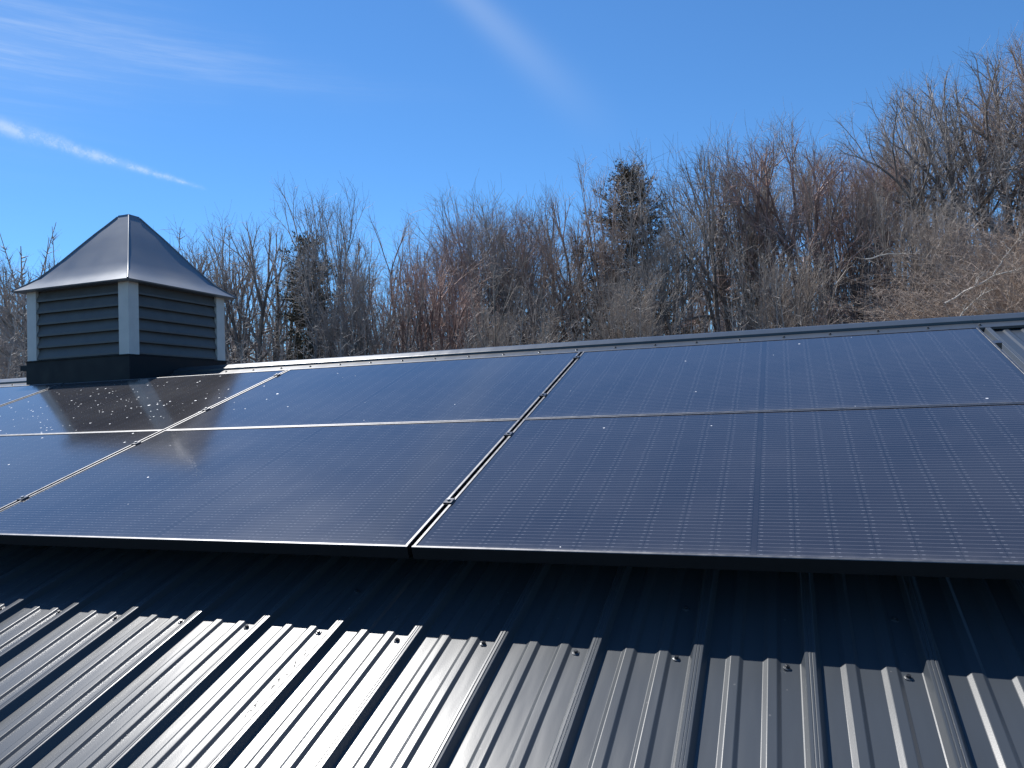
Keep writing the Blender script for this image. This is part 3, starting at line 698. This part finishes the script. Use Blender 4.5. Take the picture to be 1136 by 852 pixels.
# ------------------------------------------------------------------ thicket, brush
def sapling_into(mb, rn, x, y, z, h, r, nb, tilt=.12, arch=0.):
    p = Vector((x, y, z)); a = rn.uniform(0, 2*PI); d = Vector((math.cos(a)*tilt*rn.random(), math.sin(a)*tilt*rn.random(), 1)).normalized()
    n = 5; pts = [p.copy()]; rad = [r]; hd = Vector((math.cos(a), math.sin(a), 0))
    for i in range(n):
        d = (d + rvec(rn)*.10 + hd*arch*(i+1)/n - Vector((0, 0, arch*.6*(i/n)))).normalized(); p = p + d*h/n; pts.append(p.copy()); rad.append(r*(1-.85*(i+1)/n))
    mb.tube(pts, rad, 3)
    for k in range(nb):
        t = rn.uniform(.15, .98); i = min(int(t*n), n-1); q = pts[i].lerp(pts[i+1], t*n-i)
        a2 = rn.uniform(0, 2*PI); e = rn.uniform(.3, 1.0)
        d2 = Vector((math.cos(a2)*math.cos(e), math.sin(a2)*math.cos(e), math.sin(e))); l2 = h*rn.uniform(.08, .28)*(1.15-t)
        l2 = max(.25, l2)
        m1 = q + d2*l2*.55; d3 = (d2 + rvec(rn)*.35 + Vector((0, 0, .15))).normalized(); m2 = m1 + d3*l2*.45
        mb.tube([q, m1, m2], [max(.0055, r*.30), .005, .003], 3)
        if nb > 6:
            for w_ in range(2):
                s_ = q.lerp(m1, rn.uniform(.3, 1)); d4 = (d2 + rvec(rn)*.8).normalized()
                mb.tube([s_, s_ + d4*l2*rn.uniform(.25, .5)], [.0045, .003], 3)
# white pines among the bare trees
def conifer(seed, H, Rm, base, n_whorl, bare=.0):
    rn = random.Random(seed); T = MB(); Cn = MB()
    pts = [Vector((0, 0, -.3))] + [Vector((rn.uniform(-.06, .06), rn.uniform(-.06, .06), H*i/8)) for i in range(1, 9)]
    T.tube(pts, [.22-.2*i/8 for i in range(9)], 7)
    for wv in range(n_whorl*13):
        t = min(.995, max(0, rn.random()**1.15)); z = base + (H-base)*t
        rad = Rm*(1-t)**.42*(.6+.4*min(1, t*4)) + .22
        a = rn.uniform(0, 2*PI); ln = rad*rn.uniform(.35, 1.0)*(1+.15*math.sin(a*3+z)); d = Vector((math.cos(a), math.sin(a), rn.uniform(-.05, .45)))
        p = Vector((0, 0, z)); bp_ = [p]
        for i in range(4):
            d = (d + rvec(rn)*.14 + Vector((0, 0, .05))).normalized(); p = p + d*ln/4; bp_.append(p)
        T.tube(bp_, [.030, .024, .017, .011, .005], 3)
        if rn.random() < bare: continue
        m = int(8+ln*15); side = d.cross(Vector((0, 0, 1))).normalized()
        for j in range(m):
            tt = rn.uniform(.2, 1.03); i = min(int(tt*4), 3); q = bp_[i].lerp(bp_[i+1], tt*4-i)
            q = q + side*rn.gauss(0, .20)*(1.25-.6*tt) + Vector((0, 0, rn.gauss(.02, .11)))
            ax = (d*.8 + side*rn.uniform(-.7, .7) + Vector((0, 0, .25))).normalized()
            for w_ in range(7):
                bd = (ax + rvec(rn)*.8).normalized(); l3 = rn.uniform(.09, .20); sd = bd.orthogonal().normalized()*rn.uniform(.010, .017)
                Cn.add([q-sd, q+sd, q+bd*l3], [(0, 1, 2)])
    return T.mesh('trunk', M_BARK), Cn.mesh('crown', M_NEEDLE)
def put_conifer(az, dist, ztop, H, Rm, base, nw, bare, seed, label, tint=(1, 1, 1)):
    x, y = ground_spot(R(az), dist); tm, cm = conifer(seed, ztop-gz(x, y), Rm, base, nw, bare)
    o = empty('pine_tree', (x, y, gz(x, y))); tag(o, label, 'tree', 'pines among the bare trees')
    for nm, me in (('trunk', tm), ('crown', cm)):
        q = bpy.data.objects.new(nm, me); COL.objects.link(q); q.parent = o; q.color = (*tint, 1)
    return o
put_conifer(-10.3, 35.5, 11.2, 0, 3.9, 3.0, 38, .12, 5, 'wide dark conifer right of centre, the largest evergreen', (1.35, 1.05, .9))
put_conifer(-34.3, 36.5, 8.7, 0, 2.5, 2.2, 24, .2, 6, 'shaggy green evergreen half hidden by bare limbs, nearer the cupola', (1.1, 1.05, 1))

rn = random.Random(77)
th = MB()
for i in range(2400):
    a = R(rn.uniform(-60, 24)); d = rn.uniform(25, 46); x, y = ground_spot(a, d)
    if a > R(1) and d < 31: continue
    h = rn.choice((rn.uniform(2.6, 6.2), rn.uniform(3.2, 7.8)))*(1.0 if a < 0 else .85)
    sapling_into(th, rn, x, y, gz(x, y)-.1, h, rn.uniform(.018, .05), 36)
tag(th.build('thicket', M_BRUSH), 'tangled grey brown thicket of bare saplings filling the lower woods behind the ridge', 'thicket', kind='stuff')
fw = MB()
for i in range(1700):
    a = R(rn.uniform(-64, 30)); d = rn.uniform(48, 95); x, y = ground_spot(a, d)
    sapling_into(fw, rn, x, y, gz(x, y)-.2, rn.uniform(8, 14)*(.8 if a > 0 else 1), rn.uniform(.09, .19), 44)
tag(fw.build('distant_woods', M_TWIG), 'farther bare woods seen as one grey mass through gaps between the nearer trees', 'woods', kind='stuff')
tb = MB()
for i in range(2600):
    a = R(rn.uniform(3.2, 24)); d = rn.uniform(23.5, 31.5); x, y = ground_spot(a, d)
    k = ss(R(3), R(14), a)
    h = rn.uniform(1.6, 4.4)*(.58+.55*k)
    sapling_into(tb, rn, x, y, gz(x, y)-.1, h*1.25, rn.uniform(.010, .020), 12, .5, rn.uniform(.2, .8))
tag(tb.build('bramble', M_TAN), 'tan tangle of arching bramble canes on the slope at right', 'brambles', kind='stuff')
def fallen(a0, a1, seed, label, r=.06):
    rr = random.Random(seed); p0, p1 = Vector(a0), Vector(a1); mb = MB(); n = 9; pts = []; L_ = (p1-p0).length
    for i in range(n+1): pts.append(p0.lerp(p1, i/n) + rvec(rr)*L_*.022 + Vector((0, 0, L_*.05*math.sin(PI*i/n))))
    mb.tube(pts, [r*(1-.65*i/n) for i in range(n+1)], 6)
    tw = MB()
    for k in range(9):
        i = rr.randint(2, n-1); d = ((p1-p0).normalized()*.9 + rvec(rr)*.9).normalized(); l = L_*rr.uniform(.12, .36)
        m = pts[i]+d*l*.5+rvec(rr)*l*.06; e = m + (d+rvec(rr)*.4).normalized()*l*.5
        tw.tube([pts[i], m, e], [r*.5, r*.34, r*.12], 4)
        for j in range(3):
            q = m.lerp(e, rr.random()); tw.tube([q, q+(d+rvec(rr)*.9).normalized()*l*.3], [r*.2, r*.08], 3)
    o = empty('fallen_branch', a0); tag(o, label, 'branch', 'pale dead branches on the bramble slope')
    for nm, m_ in (('limb', mb), ('twig', tw)):
        m_.v = [tuple(Vector(v)-p0) for v in m_.v]; q = m_.build(nm, M_DEAD, o)
M_DEAD = bark_material('dead_branch', (.42, .38, .33), (.60, .56, .50), .7)
fallen((5.25, 22.4, 2.95), (7.2, 21.5, 3.75), 1, 'long pale bare branch lying up across the tan brambles to the right edge', .030)
fallen((5.30, 21.7, 2.35), (6.15, 21.4, 3.15), 2, 'short pale bare branch slanting up from the ridge below the long one', .026)
fallen((3.70, 27.0, 5.15), (5.30, 26.8, 5.10), 3, 'pale bare branch hanging level among the dark stems left of the tan brambles', .028)
fallen((6.60, 23.2, 3.75), (7.30, 23.0, 4.80), 4, 'thin pale branch sticking steeply up out of the top of the tan brambles', .022)
